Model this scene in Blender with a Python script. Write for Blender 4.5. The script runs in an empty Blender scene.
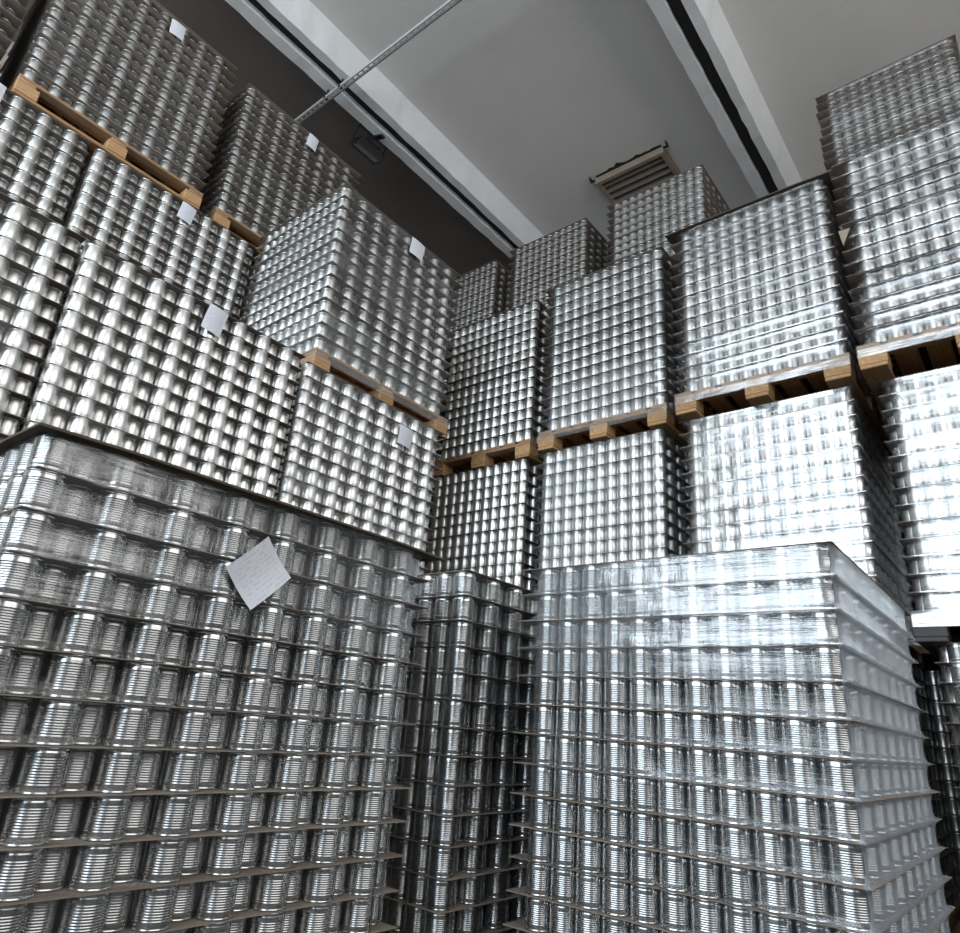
import bpy, bmesh, math, random
from mathutils import Matrix, Vector
random.seed(7)
S = bpy.context.scene
C = S.collection

# ------------------------------------------------------------------ camera
# world axes: x runs along the long sides of the pallet rows (away to the right),
# y along the short sides (away to the left), z up, floor at 0
CAM_Z = 0.8615
F_PX = 684.533
RC = ((0.624166905, -0.777895862, 0.072757829),      # camera right
      (0.319602669, 0.169241400, -0.932315120),      # camera down
      (0.712930437, 0.605173839, 0.354252475))       # camera forward
cam = bpy.data.cameras.new('camera')
cam.sensor_fit = 'HORIZONTAL'
cam.sensor_width = 36.0
cam.lens = F_PX / 960.0 * 36.0
cam.clip_start = 0.05
cam_o = bpy.data.objects.new('camera', cam)
C.objects.link(cam_o)
r, d, f = (Vector(v) for v in RC)
M = Matrix((r, -d, -f)).transposed().to_4x4()
M.translation = (0, 0, CAM_Z)
cam_o.matrix_world = M
S.camera = cam_o

# ------------------------------------------------------------------ world, daylight, exposure
world = bpy.data.worlds.new('world')
S.world = world
world.use_nodes = True
bg = world.node_tree.nodes['Background']
bg.inputs[0].default_value = (0.80, 0.90, 1.0, 1)
bg.inputs[1].default_value = .6

def area_light(name, loc, direction, sx, sy, power, col):
    l = bpy.data.lights.new(name, 'AREA')
    l.shape = 'RECTANGLE'
    l.size, l.size_y = sx, sy
    l.energy = power
    l.color = col
    o = bpy.data.objects.new(name, l)
    C.objects.link(o)
    o.location = loc
    o.rotation_euler = Vector(direction).to_track_quat('-Z', 'Y').to_euler()
    return o

# daylight entering by the high glazing behind the camera and the window band in the right wall
GATE = dict(x=-5.0, y0=-2.4, y1=4.4, z0=1.8, z1=6.6)
WIN = dict(y=-5.6, x0=-3.4, x1=4.6, z0=2.8, z1=6.4)
area_light('glazing_daylight', (GATE['x'] - .1, (GATE['y0'] + GATE['y1']) / 2, (GATE['z0'] + GATE['z1']) / 2), (1, 0, 0),
           GATE['y1'] - GATE['y0'], GATE['z1'] - GATE['z0'], 560, (0.78, 0.90, 1.0))
area_light('window_daylight', ((WIN['x0'] + WIN['x1']) / 2, WIN['y'] - .1, (WIN['z0'] + WIN['z1']) / 2), (0, 1, 0),
           WIN['x1'] - WIN['x0'], WIN['z1'] - WIN['z0'], 240, (1.0, 0.98, 0.95))

vs = S.view_settings
vs.view_transform = 'Standard'
vs.look = 'None'
vs.gamma = 1.0
vs.exposure = 0.05
vs.use_curve_mapping = False
cy = S.cycles
cy.max_bounces = 8
cy.diffuse_bounces = 4
cy.glossy_bounces = 5
cy.transmission_bounces = 4
cy.transparent_max_bounces = 12
cy.caustics_reflective = False
cy.caustics_refractive = False
cy.sample_clamp_indirect = 6.0
cy.use_denoising = True

# ------------------------------------------------------------------ materials
def new_mat(name):
    m = bpy.data.materials.new(name)
    m.use_nodes = True
    nt = m.node_tree
    return m, nt, nt.nodes['Principled BSDF']

def N(nt, kind, **kw):
    n = nt.nodes.new(kind)
    for k, v in kw.items():
        if k in n.inputs.keys():
            n.inputs[k].default_value = v
        else:
            setattr(n, k, v)
    return n

def ramp(nt, fac, p0, c0, p1, c1):
    n = nt.nodes.new('ShaderNodeValToRGB')
    e = n.color_ramp.elements
    e[0].position, e[0].color = p0, (*c0, 1) if len(c0) == 3 else c0
    e[1].position, e[1].color = p1, (*c1, 1) if len(c1) == 3 else c1
    nt.links.new(fac, n.inputs[0])
    return n.outputs[0]

def coords(nt, scale=(1, 1, 1), rot=(0, 0, 0), kind='Object'):
    tc = nt.nodes.new('ShaderNodeTexCoord')
    mp = nt.nodes.new('ShaderNodeMapping')
    mp.inputs['Scale'].default_value = scale
    mp.inputs['Rotation'].default_value = rot
    nt.links.new(tc.outputs[kind], mp.inputs[0])
    return mp.outputs[0]

def noise(nt, vec, scale, detail=4, rough=.5):
    n = N(nt, 'ShaderNodeTexNoise', Scale=scale, Detail=detail, Roughness=rough)
    nt.links.new(vec, n.inputs['Vector'])
    return n.outputs['Fac']

def bump(nt, h, strength, dist, normal=None):
    b = N(nt, 'ShaderNodeBump', Strength=strength, Distance=dist)
    nt.links.new(h, b.inputs['Height'])
    if normal:
        nt.links.new(normal, b.inputs['Normal'])
    return b.outputs[0]

def mat_plaster(name, c0, c1, scale=1.2, rough=.85):
    m, nt, p = new_mat(name)
    v = coords(nt)
    n1 = noise(nt, v, scale, 6, .6)
    nt.links.new(ramp(nt, n1, .3, c0, .7, c1), p.inputs['Base Color'])
    n2 = noise(nt, v, 9, 8, .65)
    nt.links.new(bump(nt, n2, .25, .01), p.inputs['Normal'])
    p.inputs['Roughness'].default_value = rough
    return m

def mat_wall():
    """Off-white distemper above a two-metre dark band, added out of view to darken reflections."""
    m, nt, p = new_mat('wall_paint')
    v = coords(nt)
    sp = nt.nodes.new('ShaderNodeSeparateXYZ')
    nt.links.new(v, sp.inputs[0])
    gt = N(nt, 'ShaderNodeMath', operation='GREATER_THAN')
    nt.links.new(sp.outputs[2], gt.inputs[0])
    gt.inputs[1].default_value = 2.0
    mx = N(nt, 'ShaderNodeMixRGB', Color1=(.10, .105, .11, 1))  # dark band added low on the unseen walls so the cans reflect less
    nt.links.new(gt.outputs[0], mx.inputs[0])
    nt.links.new(ramp(nt, noise(nt, v, 1.2, 6, .6), .3, (.58, .55, .52), .7, (.66, .63, .60)), mx.inputs[2])
    nt.links.new(mx.outputs[0], p.inputs['Base Color'])
    p.inputs['Roughness'].default_value = .8
    return m

def mat_tin(name, base, rough, bump_s=0.0):
    m, nt, p = new_mat(name)
    oi = nt.nodes.new('ShaderNodeObjectInfo')
    col = ramp(nt, oi.outputs['Random'], 0, tuple(c * .9 for c in base), 1, tuple(min(1, c * 1.06) for c in base))
    nt.links.new(col, p.inputs['Base Color'])
    p.inputs['Metallic'].default_value = 1
    v = coords(nt, (1, 1, 1))
    rr = nt.nodes.new('ShaderNodeMapRange')
    rr.inputs['To Min'].default_value = rough * .8
    rr.inputs['To Max'].default_value = rough * 1.25
    nt.links.new(noise(nt, v, 30, 3), rr.inputs['Value'])
    nt.links.new(rr.outputs[0], p.inputs['Roughness'])
    return m

def mat_card(name='grey_brown_board', c0=(.24, .185, .14), c1=(.35, .28, .22)):
    m, nt, p = new_mat(name)
    oi = nt.nodes.new('ShaderNodeObjectInfo')
    col = ramp(nt, oi.outputs['Random'], 0, c0, 1, c1)
    nt.links.new(col, p.inputs['Base Color'])
    p.inputs['Roughness'].default_value = .75
    return m

def mat_wood():
    m, nt, p = new_mat('pallet_wood')
    oi = nt.nodes.new('ShaderNodeObjectInfo')
    v = coords(nt, (4, 30, 30))
    n1 = noise(nt, v, 2.2, 5, .6)
    a = ramp(nt, n1, .3, (.46, .25, .11), .7, (.70, .44, .22))
    mix = N(nt, 'ShaderNodeMixRGB', blend_type='MULTIPLY', Fac=.7)
    nt.links.new(a, mix.inputs[1])
    nt.links.new(ramp(nt, oi.outputs['Random'], 0, (.55, .52, .5), 1, (1, 1, 1)), mix.inputs[2])
    nt.links.new(mix.outputs[0], p.inputs['Base Color'])
    p.inputs['Roughness'].default_value = .7
    return m

def mat_film(name, haze, gloss, tone=(.86, .93, 1.0), top=None, base=None, side=0.0, extra=(.22, .16)):
    """Stretch film: clear, glossy and wrinkled, milky where the turns overlap.
    top / base: height from which / up to which extra turns were wound; side: extra film on the long side."""
    m, nt, p = new_mat(name)
    nt.nodes.remove(p)
    out = nt.nodes['Material Output']
    L = nt.links.new
    oi = nt.nodes.new('ShaderNodeObjectInfo')
    tc = nt.nodes.new('ShaderNodeTexCoord')
    off = N(nt, 'ShaderNodeVectorMath', operation='MULTIPLY_ADD')
    cmb = nt.nodes.new('ShaderNodeCombineXYZ')
    for k in range(3):
        L(oi.outputs['Random'], cmb.inputs[k])
    L(cmb.outputs[0], off.inputs[0])
    off.inputs[1].default_value = (37, 23, 51)
    L(tc.outputs['Object'], off.inputs[2])
    def mapped(scale, rot=(0, 0, 0)):
        mp = nt.nodes.new('ShaderNodeMapping')
        mp.inputs['Scale'].default_value = scale
        mp.inputs['Rotation'].default_value = rot
        L(off.outputs[0], mp.inputs[0])
        return mp.outputs[0]
    def math_(op, a, b, c=None):
        n = N(nt, 'ShaderNodeMath', operation=op)
        for k, v in enumerate((a, b, c)):
            if v is None: continue
            if isinstance(v, (int, float)): n.inputs[k].default_value = v
            else: L(v, n.inputs[k])
        return n.outputs[0]
    # wrinkles: pulled lines along the wrap, fine upright crinkles, soft large waves
    w1 = noise(nt, mapped((1.6, 1.6, 34), (.05, .06, 0)), 1.6, 5, .65)
    w2 = noise(nt, mapped((42, 42, 7)), 1.7, 3, .6)
    w3 = noise(nt, mapped((3, 3, 5)), 1.5, 2, .5)
    nb = bump(nt, w3, .4, .03)
    nb = bump(nt, w1, .4, .005, nb)
    nb = bump(nt, w2, .25, .0022, nb)
    # overlap bands and clouded patches
    h1 = ramp(nt, noise(nt, mapped((.5, .5, 5), (.06, .05, 0)), 1.3, 4, .6), .38, (0, 0, 0), .62, (1, 1, 1))
    h2 = ramp(nt, noise(nt, mapped((1.3, 1.3, 1.6)), 1.5, 3, .55), .36, (.1, .1, .1), .62, (1, 1, 1))
    cloud = math_('MULTIPLY', h1, h2)
    hz = math_('MULTIPLY_ADD', cloud, haze, haze * .25)
    gl0 = math_('MULTIPLY_ADD', cloud, gloss * .8, gloss)
    sp = nt.nodes.new('ShaderNodeSeparateXYZ')
    L(tc.outputs['Object'], sp.inputs[0])
    wob = math_('MULTIPLY_ADD', noise(nt, mapped((1.2, 1.2, 6)), 1.4, 4, .6), .22, -.11)
    zz = math_('ADD', sp.outputs[2], wob)
    streak = math_('MULTIPLY_ADD', w2, .9, .55)
    masks = []
    if top is not None:
        mr = N(nt, 'ShaderNodeMapRange'); L(zz, mr.inputs['Value'])
        mr.inputs['From Min'].default_value = top - .06; mr.inputs['From Max'].default_value = top + .06
        masks.append(mr.outputs[0])
    if base is not None:
        mr = N(nt, 'ShaderNodeMapRange'); L(zz, mr.inputs['Value'])
        mr.inputs['From Min'].default_value = base + .06; mr.inputs['From Max'].default_value = base - .06
        masks.append(mr.outputs[0])
    for mk in masks:
        e = math_('MULTIPLY', mk, streak)
        hz = math_('MULTIPLY_ADD', e, extra[0], hz)
        gl0 = math_('MULTIPLY_ADD', e, extra[1], gl0)
    if side:
        on = math_('LESS_THAN', sp.outputs[1], .012)
        sm = math_('MULTIPLY', on, math_('MULTIPLY_ADD', h2, .5, .5))
        hz = math_('MULTIPLY_ADD', sm, side, hz)
    lw = N(nt, 'ShaderNodeLayerWeight', Blend=.5)
    L(nb, lw.inputs['Normal'])
    pw = math_('POWER', lw.outputs['Facing'], 3.0)
    gl = math_('MULTIPLY_ADD', pw, gloss * 4, gl0)
    tr = N(nt, 'ShaderNodeBsdfTransparent', Color=(*(.93 + .05 * t for t in tone), 1))
    df = N(nt, 'ShaderNodeBsdfDiffuse', Color=(*tone, 1))
    tl = N(nt, 'ShaderNodeBsdfTranslucent', Color=(*tone, 1))
    milk = N(nt, 'ShaderNodeMixShader', Fac=.35)
    L(df.outputs[0], milk.inputs[1]); L(tl.outputs[0], milk.inputs[2])
    gs = N(nt, 'ShaderNodeBsdfGlossy', Color=(1, 1, 1, 1), Roughness=.17)
    L(nb, gs.inputs['Normal'])
    m1 = nt.nodes.new('ShaderNodeMixShader')
    L(hz, m1.inputs[0]); L(tr.outputs[0], m1.inputs[1]); L(milk.outputs[0], m1.inputs[2])
    m2 = nt.nodes.new('ShaderNodeMixShader')
    L(gl, m2.inputs[0]); L(m1.outputs[0], m2.inputs[1]); L(gs.outputs[0], m2.inputs[2])
    L(m2.outputs[0], out.inputs['Surface'])
    return m

def mat_paper():
    """White delivery note: a printed frame and rows of faint grey text."""
    m, nt, p = new_mat('printed_paper')
    L = nt.links.new
    v = coords(nt, (1, 1, 1), kind='UV')
    sp = nt.nodes.new('ShaderNodeSeparateXYZ'); L(v, sp.inputs[0])
    wv = N(nt, 'ShaderNodeMath', operation='MULTIPLY'); L(sp.outputs[1], wv.inputs[0]); wv.inputs[1].default_value = 11
    fr = N(nt, 'ShaderNodeMath', operation='FRACT'); L(wv.outputs[0], fr.inputs[0])
    ln = N(nt, 'ShaderNodeMath', operation='GREATER_THAN'); L(fr.outputs[0], ln.inputs[0]); ln.inputs[1].default_value = .62
    mp = nt.nodes.new('ShaderNodeMapping'); mp.inputs['Scale'].default_value = (26, 11, 1); L(v, mp.inputs[0])
    fl = N(nt, 'ShaderNodeVectorMath', operation='FLOOR'); L(mp.outputs[0], fl.inputs[0])
    wn = nt.nodes.new('ShaderNodeTexWhiteNoise'); L(fl.outputs[0], wn.inputs[0])
    gt = N(nt, 'ShaderNodeMath', operation='GREATER_THAN'); L(wn.outputs[0], gt.inputs[0]); gt.inputs[1].default_value = .45
    t = N(nt, 'ShaderNodeMath', operation='MULTIPLY'); L(ln.outputs[0], t.inputs[0]); L(gt.outputs[0], t.inputs[1])
    ax = N(nt, 'ShaderNodeMath', operation='SUBTRACT'); L(sp.outputs[0], ax.inputs[0]); ax.inputs[1].default_value = .5
    ab = N(nt, 'ShaderNodeMath', operation='ABSOLUTE'); L(ax.outputs[0], ab.inputs[0])
    ins = N(nt, 'ShaderNodeMath', operation='LESS_THAN'); L(ab.outputs[0], ins.inputs[0]); ins.inputs[1].default_value = .40
    t2 = N(nt, 'ShaderNodeMath', operation='MULTIPLY'); L(t.outputs[0], t2.inputs[0]); L(ins.outputs[0], t2.inputs[1])
    mx = N(nt, 'ShaderNodeMixRGB', Color1=(.78, .79, .84, 1), Color2=(.66, .67, .73, 1))
    L(t2.outputs[0], mx.inputs[0]); L(mx.outputs[0], p.inputs['Base Color'])
    p.inputs['Roughness'].default_value = .6
    return m

def mat_plain(name, col, rough, metal=0):
    m, nt, p = new_mat(name)
    v = coords(nt)
    n1 = noise(nt, v, 12, 4)
    nt.links.new(ramp(nt, n1, .3, tuple(c * .85 for c in col), .7, col), p.inputs['Base Color'])
    p.inputs['Roughness'].default_value = rough
    p.inputs['Metallic'].default_value = metal
    return m

MT = dict(
    ceiling=mat_plaster('ceiling_paint', (.74, .705, .67), (.80, .765, .73)),
    beam=mat_plaster('beam_paint', (.82, .82, .82), (.90, .90, .90), 3),
    bare=mat_plaster('brown_plaster', (.17, .145, .125), (.21, .18, .16)),  # dark brown plaster for the one bay beyond the beam
    wall=mat_wall(),
    floor=mat_plaster('floor_concrete', (.06, .058, .055), (.09, .088, .085), 2, .6),
    tin=mat_tin('smooth_tinplate', (.80, .79, .765), .34),
    bead=mat_tin('beaded_tinplate', (.57, .57, .56), .21),
    card=mat_card(), dark_card=mat_card('dark_brown_board', (.085, .06, .042), (.11, .08, .058)), wood=mat_wood(), shaded_wood=mat_plain('shade_dark_wood', (.085, .075, .08), .7), paper=mat_paper(),
    film=mat_film('stretch_film', .05, .035),
    film_front=mat_film('stretch_film_cloudy', .035, .03, (.90, .94, 1.0), top=1.08, extra=(.03, .05)),
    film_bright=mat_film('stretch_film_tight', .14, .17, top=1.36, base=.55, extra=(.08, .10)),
    film_taut=mat_film('stretch_film_taut', .06, .055, base=.50, extra=(.10, .16)),
    film_mid=mat_film('stretch_film_base_turns', .07, .04, base=.50, extra=(.08, .10)),
    film_cool=mat_film('stretch_film_cool', .16, .09, (.78, .90, 1.0)),
    film_haze=mat_film('stretch_film_hazy', .14, .05, (.92, .95, 1.0), base=.42, extra=(.06, .04)),
    film_thin=mat_film('stretch_film_thin', .05, .02, (.95, .95, .95)),
    film_clear=mat_film('stretch_film_clear', .03, .012, (.95, .97, 1.0)),
    film_milky=mat_film('stretch_film_milky', .03, .04, (.78, .88, 1.0), top=1.08, side=.42, extra=(.08, .13)),
    black=mat_plain('black_metal', (.02, .02, .022), .45),
    glass=mat_plain('lamp_glass', (.20, .21, .21), .12),
    zinc=mat_plain('zinc_steel', (.75, .75, .75), .45, .3),
    hole=mat_plain('hole_shade_black', (.02, .018, .016), .9),  # black that stands in for shade inside the beam gaps and vent hole
    slat=mat_plain('louvre_slat', (.22, .19, .16), .5),
    frame=mat_plain('vent_frame', (.34, .27, .20), .6),
)

# ------------------------------------------------------------------ mesh helpers
def mesh_from(name, verts, faces, mat, smooth=False):
    me = bpy.data.meshes.new(name)
    me.from_pydata(verts, [], faces)
    me.materials.append(mat)
    if smooth:
        me.polygons.foreach_set('use_smooth', [True] * len(me.polygons))
    me.update()
    return me

def box_geo(x0, x1, y0, y1, z0, z1):
    v = [(x, y, z) for z in (z0, z1) for y in (y0, y1) for x in (x0, x1)]
    fc = [(0, 2, 3, 1), (4, 5, 7, 6), (0, 1, 5, 4), (2, 6, 7, 3), (0, 4, 6, 2), (1, 3, 7, 5)]
    return v, fc

def boxes_mesh(name, bl, mat):
    V, F = [], []
    for b in bl:
        v, fc = box_geo(*b)
        o = len(V)
        V += v
        F += [tuple(i + o for i in q) for q in fc]
    return mesh_from(name, V, F, mat)

def link(name, me, parent=None, loc=(0, 0, 0), rot=(0, 0, 0)):
    o = bpy.data.objects.new(name, me)
    C.objects.link(o)
    o.location = loc
    o.rotation_euler = rot
    if parent:
        o.parent = parent
    return o

def bevel_box(name, b, mat, w=.004):
    bm = bmesh.new()
    v, fc = box_geo(*b)
    vs_ = [bm.verts.new(c) for c in v]
    for q in fc:
        bm.faces.new([vs_[i] for i in q])
    bmesh.ops.bevel(bm, geom=bm.edges[:], offset=w, segments=1, affect='EDGES')
    bm.normal_update()
    me = bpy.data.meshes.new(name)
    bm.to_mesh(me)
    bm.free()
    me.materials.append(mat)
    return me

def lathe(name, prof, seg, mat):
    V, F = [], []
    for (rr, z) in prof:
        for k in range(seg):
            a = 2 * math.pi * k / seg
            V.append((rr * math.cos(a), rr * math.sin(a), z))
    for i in range(len(prof) - 1):
        for k in range(seg):
            k2 = (k + 1) % seg
            F.append((i * seg + k, i * seg + k2, (i + 1) * seg + k2, (i + 1) * seg + k))
    return mesh_from(name, V, F, mat, True)

# ------------------------------------------------------------------ the building
def structure(name, me, parent=None):
    o = link(name, me, parent)
    o['kind'] = 'structure'
    return o

X0, X1, Y0, Y1 = -5.0, 8.6, -5.6, 7.4
SLAB, RIB = 7.20, 6.90
structure('floor', boxes_mesh('floor', [(X0 - 6, X1 + .3, Y0 - .3, Y1 + .3, -.2, 0)], MT['floor']))
ceiling = structure('ceiling', boxes_mesh('ceiling', [(X0, X1, Y0, 4.72, SLAB, SLAB + .2)], MT['ceiling']))
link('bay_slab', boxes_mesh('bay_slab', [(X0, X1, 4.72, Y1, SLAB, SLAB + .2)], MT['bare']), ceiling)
structure('wall_back', boxes_mesh('wall_back', [(X1, X1 + .3, Y0, Y1, 0, SLAB)], MT['wall']))
structure('wall_left', boxes_mesh('wall_left', [(X0, X1, Y1, Y1 + .3, 0, SLAB)], MT['wall']))
g = GATE
structure('wall_front', boxes_mesh('wall_front', [(X0 - .3, X0, Y0, g['y0'], 0, SLAB), (X0 - .3, X0, g['y1'], Y1, 0, SLAB),
                                                  (X0 - .3, X0, g['y0'], g['y1'], g['z1'], SLAB), (X0 - .3, X0, g['y0'], g['y1'], 0, g['z0'])], MT['wall']))
w = WIN
structure('wall_right', boxes_mesh('wall_right', [(X0, w['x0'], Y0 - .3, Y0, 0, SLAB), (w['x1'], X1, Y0 - .3, Y0, 0, SLAB),
                                                  (w['x0'], w['x1'], Y0 - .3, Y0, 0, w['z0']), (w['x0'], w['x1'], Y0 - .3, Y0, w['z1'], SLAB)], MT['wall']))
win = structure('window_1', boxes_mesh('window_1', [(w['x0'], w['x1'], Y0 - .26, Y0 - .2, w['z0'], w['z0'] + .07), (w['x0'], w['x1'], Y0 - .26, Y0 - .2, w['z1'] - .07, w['z1'])], MT['frame']))
for k in range(7):
    xx = w['x0'] + .035 + k * (w['x1'] - w['x0'] - .07) / 6
    link('mullion', boxes_mesh('mullion', [(xx - .035, xx + .035, Y0 - .26, Y0 - .2, w['z0'] + .07, w['z1'] - .07)], MT['frame']), win)

def rough_beam(yb0, yb1, yt0, yt1):
    """Precast edge rib: bottom yb0..yb1 at RIB, top yt0..yt1 at SLAB, with a chipped arris."""
    n = 90
    V, F = [], []
    for k in range(n + 1):
        x = X0 + (X1 - X0) * k / n
        j = lambda s: random.uniform(-s, s)
        V += [(x, yb0 + j(.006), RIB + j(.004)), (x, yb1 + j(.006), RIB + j(.004)), (x, yt1, SLAB + .01), (x, yt0, SLAB + .01)]
    for k in range(n):
        o = 4 * k
        for q in range(4):
            F.append((o + q, o + (q + 1) % 4, o + 4 + (q + 1) % 4, o + 4 + q))
    F += [(3, 2, 1, 0), (4 * n, 4 * n + 1, 4 * n + 2, 4 * n + 3)]
    me = mesh_from('beam', V, F, MT['beam'])
    return link('beam', me, ceiling)
for jc in (4.715, 1.625, -1.465, -4.555):
    gap = .06
    rough_beam(jc - .155, jc - gap, jc - .255, jc - gap)
    rough_beam(jc + gap, jc + .18, jc + gap, jc + .26)
    if jc > -4:
        link('gap_shade', boxes_mesh('gap_shade', [(X0, X1, jc - gap, jc + gap, RIB + .07, SLAB + .01)], MT['hole']), ceiling)  # black fill painted as the shade inside the gap

# ------------------------------------------------------------------ cans, boards, pallets, film
LEN, WID = 1.2, 1.0                       # board size
DIA = .0855
PITCH = DIA * math.sqrt(3) / 2
NROW, NCOL = 16, 11
H = .0886                                 # one layer: can and board
HP = .1446                                # pallet
BOARD = .0022
CANH = H - BOARD
MX, MY = (LEN - (PITCH * (NROW - 1) + DIA)) / 2, (WID - DIA * (NCOL + .5)) / 2

def can_xy(i, j, k=1.0):
    x, y = (MX + DIA / 2 + i * PITCH, MY + DIA / 2 + j * DIA + (i % 2) * DIA / 2)
    return (LEN / 2 + (x - LEN / 2) * k, WID / 2 + (y - WID / 2) * k)

R0 = DIA / 2 - .0006
def smooth_profile():
    r = R0
    half = [(r - .005, 0), (r - .0014, .0005), (r - .0004, .0022), (r - .0014, .0042), (r - .0024, .0060), (r - .0012, .009), (r - .0004, .012)]
    return half + [(a, CANH - b) for a, b in reversed(half)]
def bead_profile():
    r = R0
    p = [(r - .005, .0), (r - .0012, .0005), (r - .0006, .0022), (r - .0012, .0040), (r - .0022, .0055), (r - .0012, .008), (r - .0006, .012), (r - .0006, .0165)]
    n = 10
    z0, z1 = .0175, CANH - .0175
    s = (z1 - z0) / n
    for k in range(n):
        zz = z0 + k * s
        p += [(r - .0004, zz), (r - .0009, zz + s * .22), (r - .0022, zz + s * .5), (r - .0009, zz + s * .78)]
    p += [(r - .0004, z1), (r - .0006, CANH - .0165), (r - .0006, CANH - .012), (r - .0012, CANH - .008), (r - .0022, CANH - .0055), (r - .0012, CANH - .0040), (r - .0006, CANH - .0022), (r - .0012, CANH - .0005), (r - .005, CANH)]
    return p
CAN_SMOOTH = lathe('can', smooth_profile(), 18, MT['tin'])
CAN_BEAD = lathe('can', bead_profile(), 28, MT['bead'])

def core_mesh(layers, key, skip, bead, kk=1.0):
    """The cans nobody can single out (second ring and far sides), joined."""
    seg = 12
    V, F = [], []
    prof = [(R0 - .004, 0), (R0, .002), (R0 - .0015, .008), (R0 - .0015, CANH - .008), (R0, CANH - .002), (R0 - .004, CANH)]
    circ = [(math.cos(2 * math.pi * k / seg), math.sin(2 * math.pi * k / seg)) for k in range(seg)]
    for l in range(layers):
        z = HP + l * H
        for i in range(NROW):
            for j in range(NCOL):
                if min(i, NROW - 1 - i) > 1 and min(j, NCOL - 1 - j) > 1:
                    continue
                if (i, j, l) in skip:
                    continue
                x, y = can_xy(i, j, kk)
                o = len(V)
                for (rr, zz) in prof:
                    V += [(x + rr * kk * c, y + rr * kk * s, z + zz) for c, s in circ]
                for q in range(len(prof) - 1):
                    for k in range(seg):
                        k2 = (k + 1) % seg
                        F.append((o + q * seg + k, o + q * seg + k2, o + (q + 1) * seg + k2, o + (q + 1) * seg + k))
    return mesh_from('inner_cans', V, F, MT['bead' if bead else 'tin'], True)

def board_mesh(t=BOARD, grow=0.0, curl=.0, mat='card'):
    """Thin layer board with slightly lifted and drooping edges and rounded corners."""
    n = 6
    V, F = [], []
    for s in (0, 1):
        for iy in range(n + 1):
            for ix in range(n + 1):
                u, v = ix / n, iy / n
                x = -grow + u * (LEN + 2 * grow)
                y = -grow + v * (WID + 2 * grow)
                e = max(0, abs(u - .5) * 2 - .9) / .1 + max(0, abs(v - .5) * 2 - .9) / .1
                V.append((x, y, s * t - curl * e))
    m = (n + 1) ** 2
    for iy in range(n):
        for ix in range(n):
            a = iy * (n + 1) + ix
            F.append((a, a + n + 1, a + n + 2, a + 1))
            F.append((m + a, m + a + 1, m + a + n + 2, m + a + n + 1))
    rim = [iy * (n + 1) for iy in range(n)] + [n * (n + 1) + ix for ix in range(n)] + [(n - iy) * (n + 1) + n for iy in range(n)] + [n - ix for ix in range(n)]
    for k in range(len(rim)):
        a, b = rim[k], rim[(k + 1) % len(rim)]
        F.append((a, m + a, m + b, b))
    return mesh_from('layer_board', V, F, MT[mat])
BOARD_ME = board_mesh()
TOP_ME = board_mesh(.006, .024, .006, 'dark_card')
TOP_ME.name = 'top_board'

def film_mesh(layers, mat, skirt=.075, top=True, kk=1.0):
    # hull of the cans and outline of the boards, sampled by angle about the centre
    cx, cy_ = LEN / 2, WID / 2
    pts = []
    for i in range(NROW):
        for j in (0, NCOL - 1):
            x, y = can_xy(i, j, kk)
            pts += [(x + (R0 + .0012) * math.cos(a * math.pi / 12), y + (R0 + .0012) * math.sin(a * math.pi / 12)) for a in range(24)]
    for i in (0, 1, NROW - 1):
        for j in range(NCOL):
            x, y = can_xy(i, j, kk)
            pts += [(x + (R0 + .0012) * math.cos(a * math.pi / 12), y + (R0 + .0012) * math.sin(a * math.pi / 12)) for a in range(24)]
    pts = sorted(set(pts))
    def cross(o, a, b): return (a[0] - o[0]) * (b[1] - o[1]) - (a[1] - o[1]) * (b[0] - o[0])
    lo, up = [], []
    for p in pts:
        while len(lo) >= 2 and cross(lo[-2], lo[-1], p) <= 0: lo.pop()
        lo.append(p)
    for p in reversed(pts):
        while len(up) >= 2 and cross(up[-2], up[-1], p) <= 0: up.pop()
        up.append(p)
    hull = lo[:-1] + up[:-1]
    g = .003
    rect = [(-g, -g), (LEN + g, -g), (LEN + g, WID + g), (-g, WID + g)]
    ang = []
    for (sx, sy), (ex, ey) in zip(rect, rect[1:] + rect[:1]):
        n = 22
        for k in range(n):
            t = k / n
            t = .5 - .5 * math.cos(math.pi * t) if True else t
            ang.append(math.atan2(sy + (ey - sy) * t - cy_, sx + (ex - sx) * t - cx))
    def hit(poly, a):
        dx, dy = math.cos(a), math.sin(a)
        best = None
        for (x1, y1), (x2, y2) in zip(poly, poly[1:] + poly[:1]):
            x1 -= cx; x2 -= cx; y1 -= cy_; y2 -= cy_
            den = dx * (y2 - y1) - dy * (x2 - x1)
            if abs(den) < 1e-12: continue
            t = (x1 * (y2 - y1) - y1 * (x2 - x1)) / den
            s = (x1 * dy - y1 * dx) / den
            if t > 0 and -1e-9 <= s <= 1 + 1e-9 and (best is None or t < best): best = t
        return best
    rh = [hit(hull, a) for a in ang]
    rr = [hit(rect, a) for a in ang]
    rings = []
    if skirt:
        rings.append((HP - skirt, 1.0)); rings.append((HP - .03, 1.0))
    rings.append((HP - .001, 1.0))
    for l in range(layers):
        for t, wgt in ((.10, .42), (.25, .10), (.5, .02), (.75, .10), (.90, .42), (1, 1)):
            rings.append((HP + (l + t) * H, wgt))
    if top:
        rings[-1] = (HP + layers * H - .004, .55)
    V, F = [], []
    n = len(ang)
    for z, wgt in rings:
        for k in range(n):
            q = rh[k] * (1 - wgt) + rr[k] * wgt
            V.append((cx + q * math.cos(ang[k]), cy_ + q * math.sin(ang[k]), z))
    for i in range(len(rings) - 1):
        for k in range(n):
            k2 = (k + 1) % n
            F.append((i * n + k, i * n + k2, (i + 1) * n + k2, (i + 1) * n + k))
    return mesh_from('stretch_film', V, F, mat, True)

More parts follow.
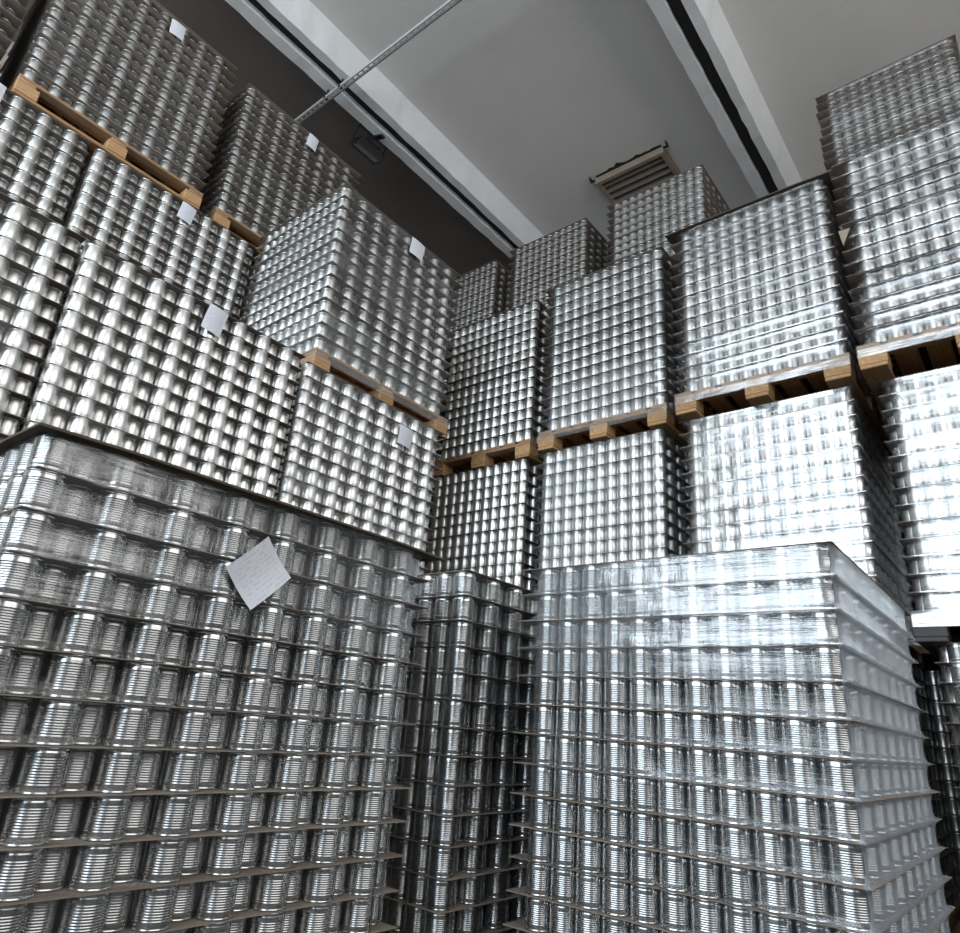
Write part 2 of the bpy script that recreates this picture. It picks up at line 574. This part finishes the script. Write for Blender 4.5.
BT = .022
SKID = bevel_box('bottom_board', (0, LEN, -.065, .065, 0, BT), MT['wood'])
BLOCK = bevel_box('block', (-.0625, .0625, -.068, .068, BT, BT + .0786), MT['wood'])
CROSS = bevel_box('cross_board', (-.05, .05, 0, WID, BT + .0786, BT * 2 + .0786 - .0005), MT['wood'])
DECK = bevel_box('deck_board', (0, LEN, -.055, .055, BT * 2 + .0786, HP - .001), MT['wood'])
SHADED = [m.copy() for m in (SKID, BLOCK, CROSS, DECK)]  # darker copies: shade below the bright load put into the wood colour
for m_ in SHADED:
    m_.materials[0] = MT['shaded_wood']
def add_pallet(root, shaded=False):
    skid, block, cross_, deck = SHADED if shaded else (SKID, BLOCK, CROSS, DECK)
    p = link('pallet', None, root)
    for y in (.068, .5, .932):
        link('bottom_board', skid, p, (0, y, 0))
        for x in (.0625, .6, 1.1375):
            link('block', block, p, (x, y, 0))
    for x in (.05, .6, 1.15):
        link('cross_board', cross_, p, (x, 0, 0))
    for q in range(7):
        link('deck_board', deck, p, (0, .055 + q * .89 / 6, 0))
PALLET_ONE = boxes_mesh('pallet', [(0, LEN, y - .05, y + .05, 0, BT) for y in (.05, .5, .95)] +
                        [(x - .0625, x + .0625, y - .05, y + .05, BT, BT + .0786) for x in (.0625, .6, 1.1375) for y in (.05, .5, .95)] +
                        [(0, LEN, 0, WID, BT + .0786, HP - .001)], MT['wood'])

cores, films = {}, {}
FRAME = (960, 933)
def to_px(p):
    v = Vector(p) - Vector((0, 0, CAM_Z))
    z = v.dot(f)
    if z < .1: return None
    return (480 + F_PX * v.dot(r) / z, 466.5 + F_PX * v.dot(d) / z, z)

def paper(root, u, z, w_, h_, tilt, side='A', lift=.012):
    """A sheet under the film on the long (A) side: u along x, z height above the load's base."""
    n = 4
    V, F = [], []
    for iy in range(n + 1):
        for ix in range(n + 1):
            a, b = ix / n - .5, iy / n - .5
            bow = .006 * (1 - 4 * a * a) + .004 * math.sin(5 * b + u * 9)
            V.append((a * w_, -bow, b * h_))
    for iy in range(n):
        for ix in range(n):
            q = iy * (n + 1) + ix
            F.append((q, q + 1, q + n + 2, q + n + 1))
    me = mesh_from('paper_label', V, F, MT['paper'], True)
    uv = me.uv_layers.new(name='UVMap')
    for lp in me.loops:
        vi = lp.vertex_index
        uv.data[lp.index].uv = ((vi % (n + 1)) / n, (vi // (n + 1)) / n)
    o = link('paper_label', me, root, (u, -lift, z), (0, tilt, 0))
    o['label'] = 'white printed delivery note'
    return o

BASE = [0, 0, HP + 14 * H, 2 * (HP + 14 * H), 3 * (HP + 14 * H)]
def load(label, x, y, level, faces, film, bead=False, layers=14, top='board', yaw=0.0, detail=True, group=None, jit=.006, k=1.0, shaded=False):
    """One wrapped pallet of cans. faces: which sides show, 'B' the short side facing -x, 'A' the long side facing -y."""
    root = bpy.data.objects.new('can_pallet', None)
    C.objects.link(root)
    root.location = (x, y, BASE[level])
    root.rotation_euler = (0, 0, yaw)
    root.empty_display_size = .2
    root['label'] = label
    root['category'] = 'can pallet'
    if group: root['group'] = group
    nl = layers
    if not detail:
        key = ('core', nl, '', bead)
        if key not in cores: cores[key] = core_mesh(nl, key, set(), bead)
        o = link('cans', cores[key], root); o['kind'] = 'stuff'
        key = ('boards', nl)
        if key not in cores:
            cores[key] = boxes_mesh('layer_boards', [(0, LEN, 0, WID, HP + k * H - BOARD, HP + k * H - .0002) for k in range(1, nl + 1)], MT['card'])
        o = link('layer_boards', cores[key], root); o['kind'] = 'stuff'
        link('pallet', PALLET_ONE, root)
        return root
    add_pallet(root, shaded)
    # cans that show
    Mw = Matrix.Translation(root.location) @ Matrix.Rotation(yaw, 4, 'Z')
    cand = []
    for l in range(nl):
        z = HP + l * H
        ring = set()
        if 'B' in faces: ring |= {(0, j) for j in range(NCOL)}
        if 'A' in faces: ring |= {(i, 0) for i in range(NROW)}
        for i, j in ring:
            px, py = can_xy(i, j, k)
            q = to_px(Mw @ Vector((px, py, z + CANH / 2)))
            if q and -25 < q[0] < 985 and -25 < q[1] < 958:
                cand.append((q[2], i, j, l))
    cand.sort()
    cand = cand[:300]
    me = CAN_BEAD if bead else CAN_SMOOTH
    skip = set()
    for _, i, j, l in cand:
        px, py = can_xy(i, j, k)
        cn = link('can', me, root, (px + random.uniform(-.0006, .0006), py + random.uniform(-.0006, .0006), HP + l * H), (0, 0, random.uniform(0, 6.28)))
        cn.scale = (k, k, 1)
        skip.add((i, j, l))
    key = ('core', nl, frozenset(skip), bead, k)
    if key not in cores: cores[key] = core_mesh(nl, key, skip, bead, k)
    o = link('inner_cans', cores[key], root); o['kind'] = 'stuff'
    for q in range(1, nl):
        b = link('layer_board', BOARD_ME, root, (random.uniform(-jit, jit), random.uniform(-jit, jit), HP + q * H - BOARD))
        b.rotation_euler = (0, 0, random.uniform(-.005, .005))
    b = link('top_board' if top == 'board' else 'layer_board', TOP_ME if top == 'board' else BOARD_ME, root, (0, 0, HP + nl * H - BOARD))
    if film:
        key = (film, nl, k)
        if key not in films: films[key] = film_mesh(nl, MT[film], kk=k)
        link('stretch_film', films[key], root)
    return root

# --- front loads on the floor
PL = load('wrapped pallet of ribbed cans with a crooked paper note under an overhanging dark brown board', .431, 1.554, 1, 'A B', 'film_front', True, k=1.01, jit=.004)
PR = load('film-wrapped pallet of ribbed cans on the floor with one side clouded by milky film', 1.925, .404, 1, 'B A', 'film_milky', True, top='thin')
PM = load('pallet of ribbed cans set back on the floor between the noted and the milky-sided pallets', 1.846, 1.583, 1, 'B A', 'film', True, top='thin')
# --- row whose short sides face the glazing
G2 = 'second tier of the inner row'
G3 = 'third tier of the inner row'
G4 = 'top tier at the very back'
D1 = load('shadowed floor-level pallet of ribbed cans under a dark pallet, beside the milky-sided one', 3.90, -.56, 1, 'B', 'film', True, top='thin')
D2 = load('glaring film-wrapped pallet of cans standing on a dark wooden pallet beside a dark gap', 3.86, -.50, 2, 'B', 'film_bright', group=G2, top='thin', shaded=True)
C2 = load('most dazzling white wrapped pallet of cans, rising right behind the milky-sided one', 3.83, .615, 2, 'B', 'film_bright', group=G2, top='thin')
B2 = load('bluish silver pallet of cans between the dazzling white one and the dark one', 3.85, 1.735, 2, 'B', 'film_cool', group=G2, top='thin')
A2 = load('dark contrasty pallet of cans in the inner corner under a wooden pallet', 3.86, 2.83, 2, 'B', 'film_clear', group=G2, top='thin')
D3 = load('bright pallet of cans with jagged boards down its edge and loose film at the top', 3.68, -.455, 3, 'B', 'film_taut', group=G3, jit=.012, top='thin', k=.978)
C3 = load('bright pallet of cans under a brown board, stacked on the dazzling white one', 3.72, .590, 3, 'B', 'film_taut', group=G3, k=.982)
B3 = load('silver pallet of cans stacked on the bluish silver one', 3.79, 1.680, 3, 'B', 'film_mid', group=G3, top='thin', k=.98)
A3 = load('grey pallet of cans in the inner corner, stacked on the dark contrasty one', 3.84, 2.79, 3, 'B', 'film_clear', group=G3, top='thin', k=.985)
E1 = load('strip of dim cans at the very back where the dark ceiling bay ends', 4.98, 4.23, 4, 'B', 'film_clear', layers=18, group=G4, top='thin', k=.98)
E2 = load('dim beige pallet of cans at the back where the white ceiling beam ends', 4.95, 3.02, 4, 'B', 'film_clear', layers=18, group=G4, top='thin', k=.98)
E3 = load('dim pallet of cans right below the louvred ceiling vent', 4.93, 1.77, 4, 'B A', 'film', layers=18, group=G4, top='thin', k=.985)
E4 = load('dim pallet of cans rising behind the one with jagged boards', 4.95, -.22, 4, 'B', 'film', layers=20, group=G4, jit=.014, top='thin', k=.965)
E5 = load('edge of a dim pallet of cans beyond the one behind the jagged boards', 4.95, -1.27, 4, 'B', 'film', layers=20, group=G4, jit=.01, top='thin', k=.965)
# --- rows whose long sides face the aisle
GX = 'second tier of the long row'
W2 = load('pallet of cans with crumpled film at its end, beside the one with bare staggered columns', -.440, 3.05, 2, 'A', 'film_clear', group=GX, top='thin', k=1.02, jit=.003)
X2 = load('pallet of bare staggered can columns with an upright note, behind the dark brown top board', .78, 3.05, 2, 'A', 'film_clear', group=GX, top='thin', k=1.02, jit=.003)
Y2 = load('pallet of cans in hazy film with a note, carrying the pallet that shows two sides', 2.02, 3.08, 2, 'A', 'film_haze', group=GX, top='thin', k=1.008, jit=.003)
Z3 = load('pallet of cans showing two sides at its corner, on a pale wooden pallet', 2.08, 3.12, 3, 'A B', 'film_haze', top='thin', k=.985)
GU = 'third tier of the rear row'
U1 = load('pallet with crumpled film at its end, under one end of the orange wooden pallet', -.291, 4.22, 3, 'A', 'film_clear', group=GU, top='thin', k=1.02, jit=.003)
U2 = load('pallet of cans with a note at its top edge, below the gap between two pallets', .951, 4.22, 3, 'A', 'film_clear', group=GU, top='thin', k=1.02, jit=.003)
U3 = load('pallet of cans mostly hidden behind the pallet that shows two sides', 2.2, 4.22, 3, 'A', 'film_clear', group=GU, top='thin', k=1.02, jit=.003)
GT = 'top tier of the rear row'
T0 = load('pallet of cans beyond a narrow gap from the one on the orange wooden pallet', -.84, 4.22, 4, 'A', 'film_clear', group=GT, top='thin', k=.975)
T1 = load('dim pallet of cans with hazy film and a note, on an orange wooden pallet', .448, 4.205, 4, 'A', 'film_thin', group=GT, top='thin', k=.978)
T2 = load('dim pallet of cans with a note, next to the end of the slotted steel strut', 1.778, 4.24, 4, 'A B', 'film_thin', group=GT, top='thin', k=.975)
# torn flap of board hanging out of the jagged-edged pallet
flap = [(0, 0, .005), (.06, -.01, 0), (.045, -.006, -.1)]
fl = link('torn_flap', mesh_from('torn_flap', [(-.002, p[0], p[2]) for p in flap] + [(-.006 + p[1], p[0], p[2]) for p in flap],
                                 [(0, 1, 2), (5, 4, 3), (0, 3, 4, 1), (1, 4, 5, 2), (2, 5, 3, 0)], MT['card']), D3, (-.012, .945, .89))
# paper notes
for root, u, z, w_, h_, t in ((PL, .549, 1.187, .145, .128, -.79), (X2, .627, 2.693 - BASE[2], .108, .148, .13), (Y2, .814, 2.60 - BASE[2], .122, .134, .05),
                              (Z3, .687, 4.071 - BASE[3], .135, .135, .05), (U2, .622, 4.07 - BASE[3], .106, .138, .1), (T1, .716, 5.432 - BASE[4], .104, .124, -.08),
                              (T2, .638, 5.456 - BASE[4], .1, .135, .08), (U1, .66, 4.09 - BASE[3], .1, .115, 0.0)):
    paper(root, u, z, w_, h_, t)
# --- loads that carry the ones in view and are themselves hidden
for k, (x, y, lv) in enumerate([(.78, 3.06, 1), (2.02, 3.09, 1), (-.515, 3.05, 1), (3.88, .62, 1), (3.88, 1.74, 1), (3.88, 2.84, 1),
                                (-.29, 4.22, 1), (.95, 4.22, 1), (2.2, 4.22, 1), (-.29, 4.22, 2), (.95, 4.22, 2), (2.2, 4.22, 2), (-1.54, 4.22, 3), (-1.54, 4.22, 2), (-1.54, 4.22, 1)] +
                               [(5.12, yy, lv) for yy in (-1.27, -.22, .78, 1.78, 3.01, 4.23) for lv in (1, 2, 3)]):
    row = 'back row below the louvred vent' if x > 5 else 'inner row below the dazzling tier' if x > 3 else 'long row behind the crooked note' if y < 4 else 'rear row below the orange wooden pallet'
    tier = ('', 'floor-level', 'second-tier', 'third-tier')[lv]
    load('%s pallet of cans hidden in the %s' % (tier, row), x, y, lv, '', None, detail=False, group='hidden %s pallets of the %s' % (tier, row))

# ------------------------------------------------------------------ slotted steel strut across the beams
def strut():
    root = bpy.data.objects.new('slotted_strut', None)
    C.objects.link(root)
    root.location = (2.83, 0, 6.76)
    root['label'] = 'slotted steel strut slung below the ceiling beams with a thin rod alongside'
    root['category'] = 'steel strut'
    y0, y1 = -.6, 6.4
    wd, dp, t = .045, .04, .003
    bl = [(-wd / 2, -wd / 2 + t, y0, y1, 0, dp), (wd / 2 - t, wd / 2, y0, y1, 0, dp), (-wd / 2, -.011, y0, y1, 0, t), (.011, wd / 2, y0, y1, 0, t)]
    y = y0
    while y < y1:
        bl.append((-.011, .011, y, y + .028, 0, t))
        y += .075
    link('channel', boxes_mesh('channel', bl, MT['zinc']), root)
    link('rod', boxes_mesh('rod', [(.04, .047, y0, y1, .03, .037)], MT['zinc']), root)
    for y in (4.62, 4.85, 1.5, 1.78):
        link('hanger', boxes_mesh('hanger', [(-.004, .004, y, y + .02, dp, RIB - 6.76 + .005), (-.03, .03, y - .005, y + .025, .01, .022)], MT['black']), root)
strut()

# ------------------------------------------------------------------ floodlight on the beam
def floodlight():
    root = bpy.data.objects.new('floodlight', None)
    C.objects.link(root)
    root.location = (3.54, 5.02, 6.75)
    root.rotation_euler = (math.radians(24), 0, 0)
    root['label'] = 'black floodlight fixed to the side of the ceiling beam'
    root['category'] = 'floodlight'
    a, b = .185, .085
    V = [(-a, -b, 0), (a, -b, 0), (a, b, 0), (-a, b, 0), (-a * .8, -b * .7, .09), (a * .8, -b * .7, .09), (a * .8, b * .7, .09), (-a * .8, b * .7, .09)]
    F = [(4, 5, 6, 7), (0, 4, 7, 3), (1, 2, 6, 5), (0, 1, 5, 4), (3, 7, 6, 2), (0, 3, 2, 1)]
    link('housing', mesh_from('housing', V, F, MT['black']), root)
    link('bezel', boxes_mesh('bezel', [(-a, a, -b, -b + .02, -.016, 0), (-a, a, b - .02, b, -.016, 0), (-a, -a + .02, -b + .02, b - .02, -.016, 0), (a - .02, a, -b + .02, b - .02, -.016, 0)], MT['black']), root)
    link('glass', boxes_mesh('glass', [(-a + .02, a - .02, -b + .02, b - .02, -.008, -.001)], MT['glass']), root)
    for k in range(9):
        x = -.11 + k * .0275
        link('cooling_fin', boxes_mesh('cooling_fin', [(x, x + .006, -b * .65, b * .65, .09, .125)], MT['black']), root)
    link('bracket', boxes_mesh('bracket', [(-a - .02, -a - .008, -.02, .02, .02, .2), (a + .008, a + .02, -.02, .02, .02, .2), (-a - .02, a + .02, -.03, .03, .19, .205), (-.03, .03, -.20, .03, .17, .19)], MT['black']), root)
floodlight()

# ------------------------------------------------------------------ louvred vent in the slab
def vent():
    root = bpy.data.objects.new('ceiling_vent', None)
    C.objects.link(root)
    root.location = (6.0, 2.92, SLAB)
    root['label'] = 'louvred vent with a worn frame in the ceiling slab'
    root['category'] = 'vent'
    a, b = .30, .44
    # black plate with a broken edge, standing in for the dark of the hole
    ring = [(-a - .02 - .05 * random.random() * (1 if .25 < q / 17 < .8 else .3), -b + .02 + (2 * b - .04) * q / 17) for q in range(18)]
    ring += [(a + .01 + .05 * random.random() * (1 if q < 7 else .3), b - .02 - (2 * b - .04) * q / 17) for q in range(18)]
    nr = len(ring)
    link('opening_shade', mesh_from('opening_shade', [(x, y, -.012) for x, y in ring] + [(x, y, .002) for x, y in ring],
                              [tuple(range(nr))[::-1], tuple(range(nr, 2 * nr))] + [(q, (q + 1) % nr, nr + (q + 1) % nr, nr + q) for q in range(nr)], MT['hole']), root)
    for nm, bx in (('frame_side', (-a, -a + .045, -b, b, -.10, -.0)), ('frame_side', (a - .045, a, -b, b, -.10, -.0)), ('frame_end', (-a + .045, a - .045, -b, -b + .045, -.10, 0)), ('frame_end', (-a + .045, a - .045, b - .045, b, -.10, 0))):
        link(nm, boxes_mesh(nm, [bx], MT['frame']), root)
    for k in range(5):
        x = -a + .09 + k * .105
        o = link('slat', boxes_mesh('slat', [(-.05, .05, -b + .045, b - .045, -.004, .004)], MT['slat']), root, (x, 0, -.055), (0, math.radians(32), 0))
    for sx, sy in ((-1, 1), (-1, -1)):
        link('fixing_hook', boxes_mesh('fixing_hook', [(sx * a - .012, sx * a + .012, sy * b, sy * (b) + sy * .06, -.05, -.035), (sx * a - .05, sx * a + .01, sy * b + sy * .05 - .005, sy * b + sy * .05 + .005, -.05, -.0)] if sy > 0 else
             [(sx * a - .012, sx * a + .012, -b - .06, -b, -.05, -.035), (sx * a - .05, sx * a + .01, -b - .055, -b - .045, -.05, 0)], MT['black']), root)
vent()
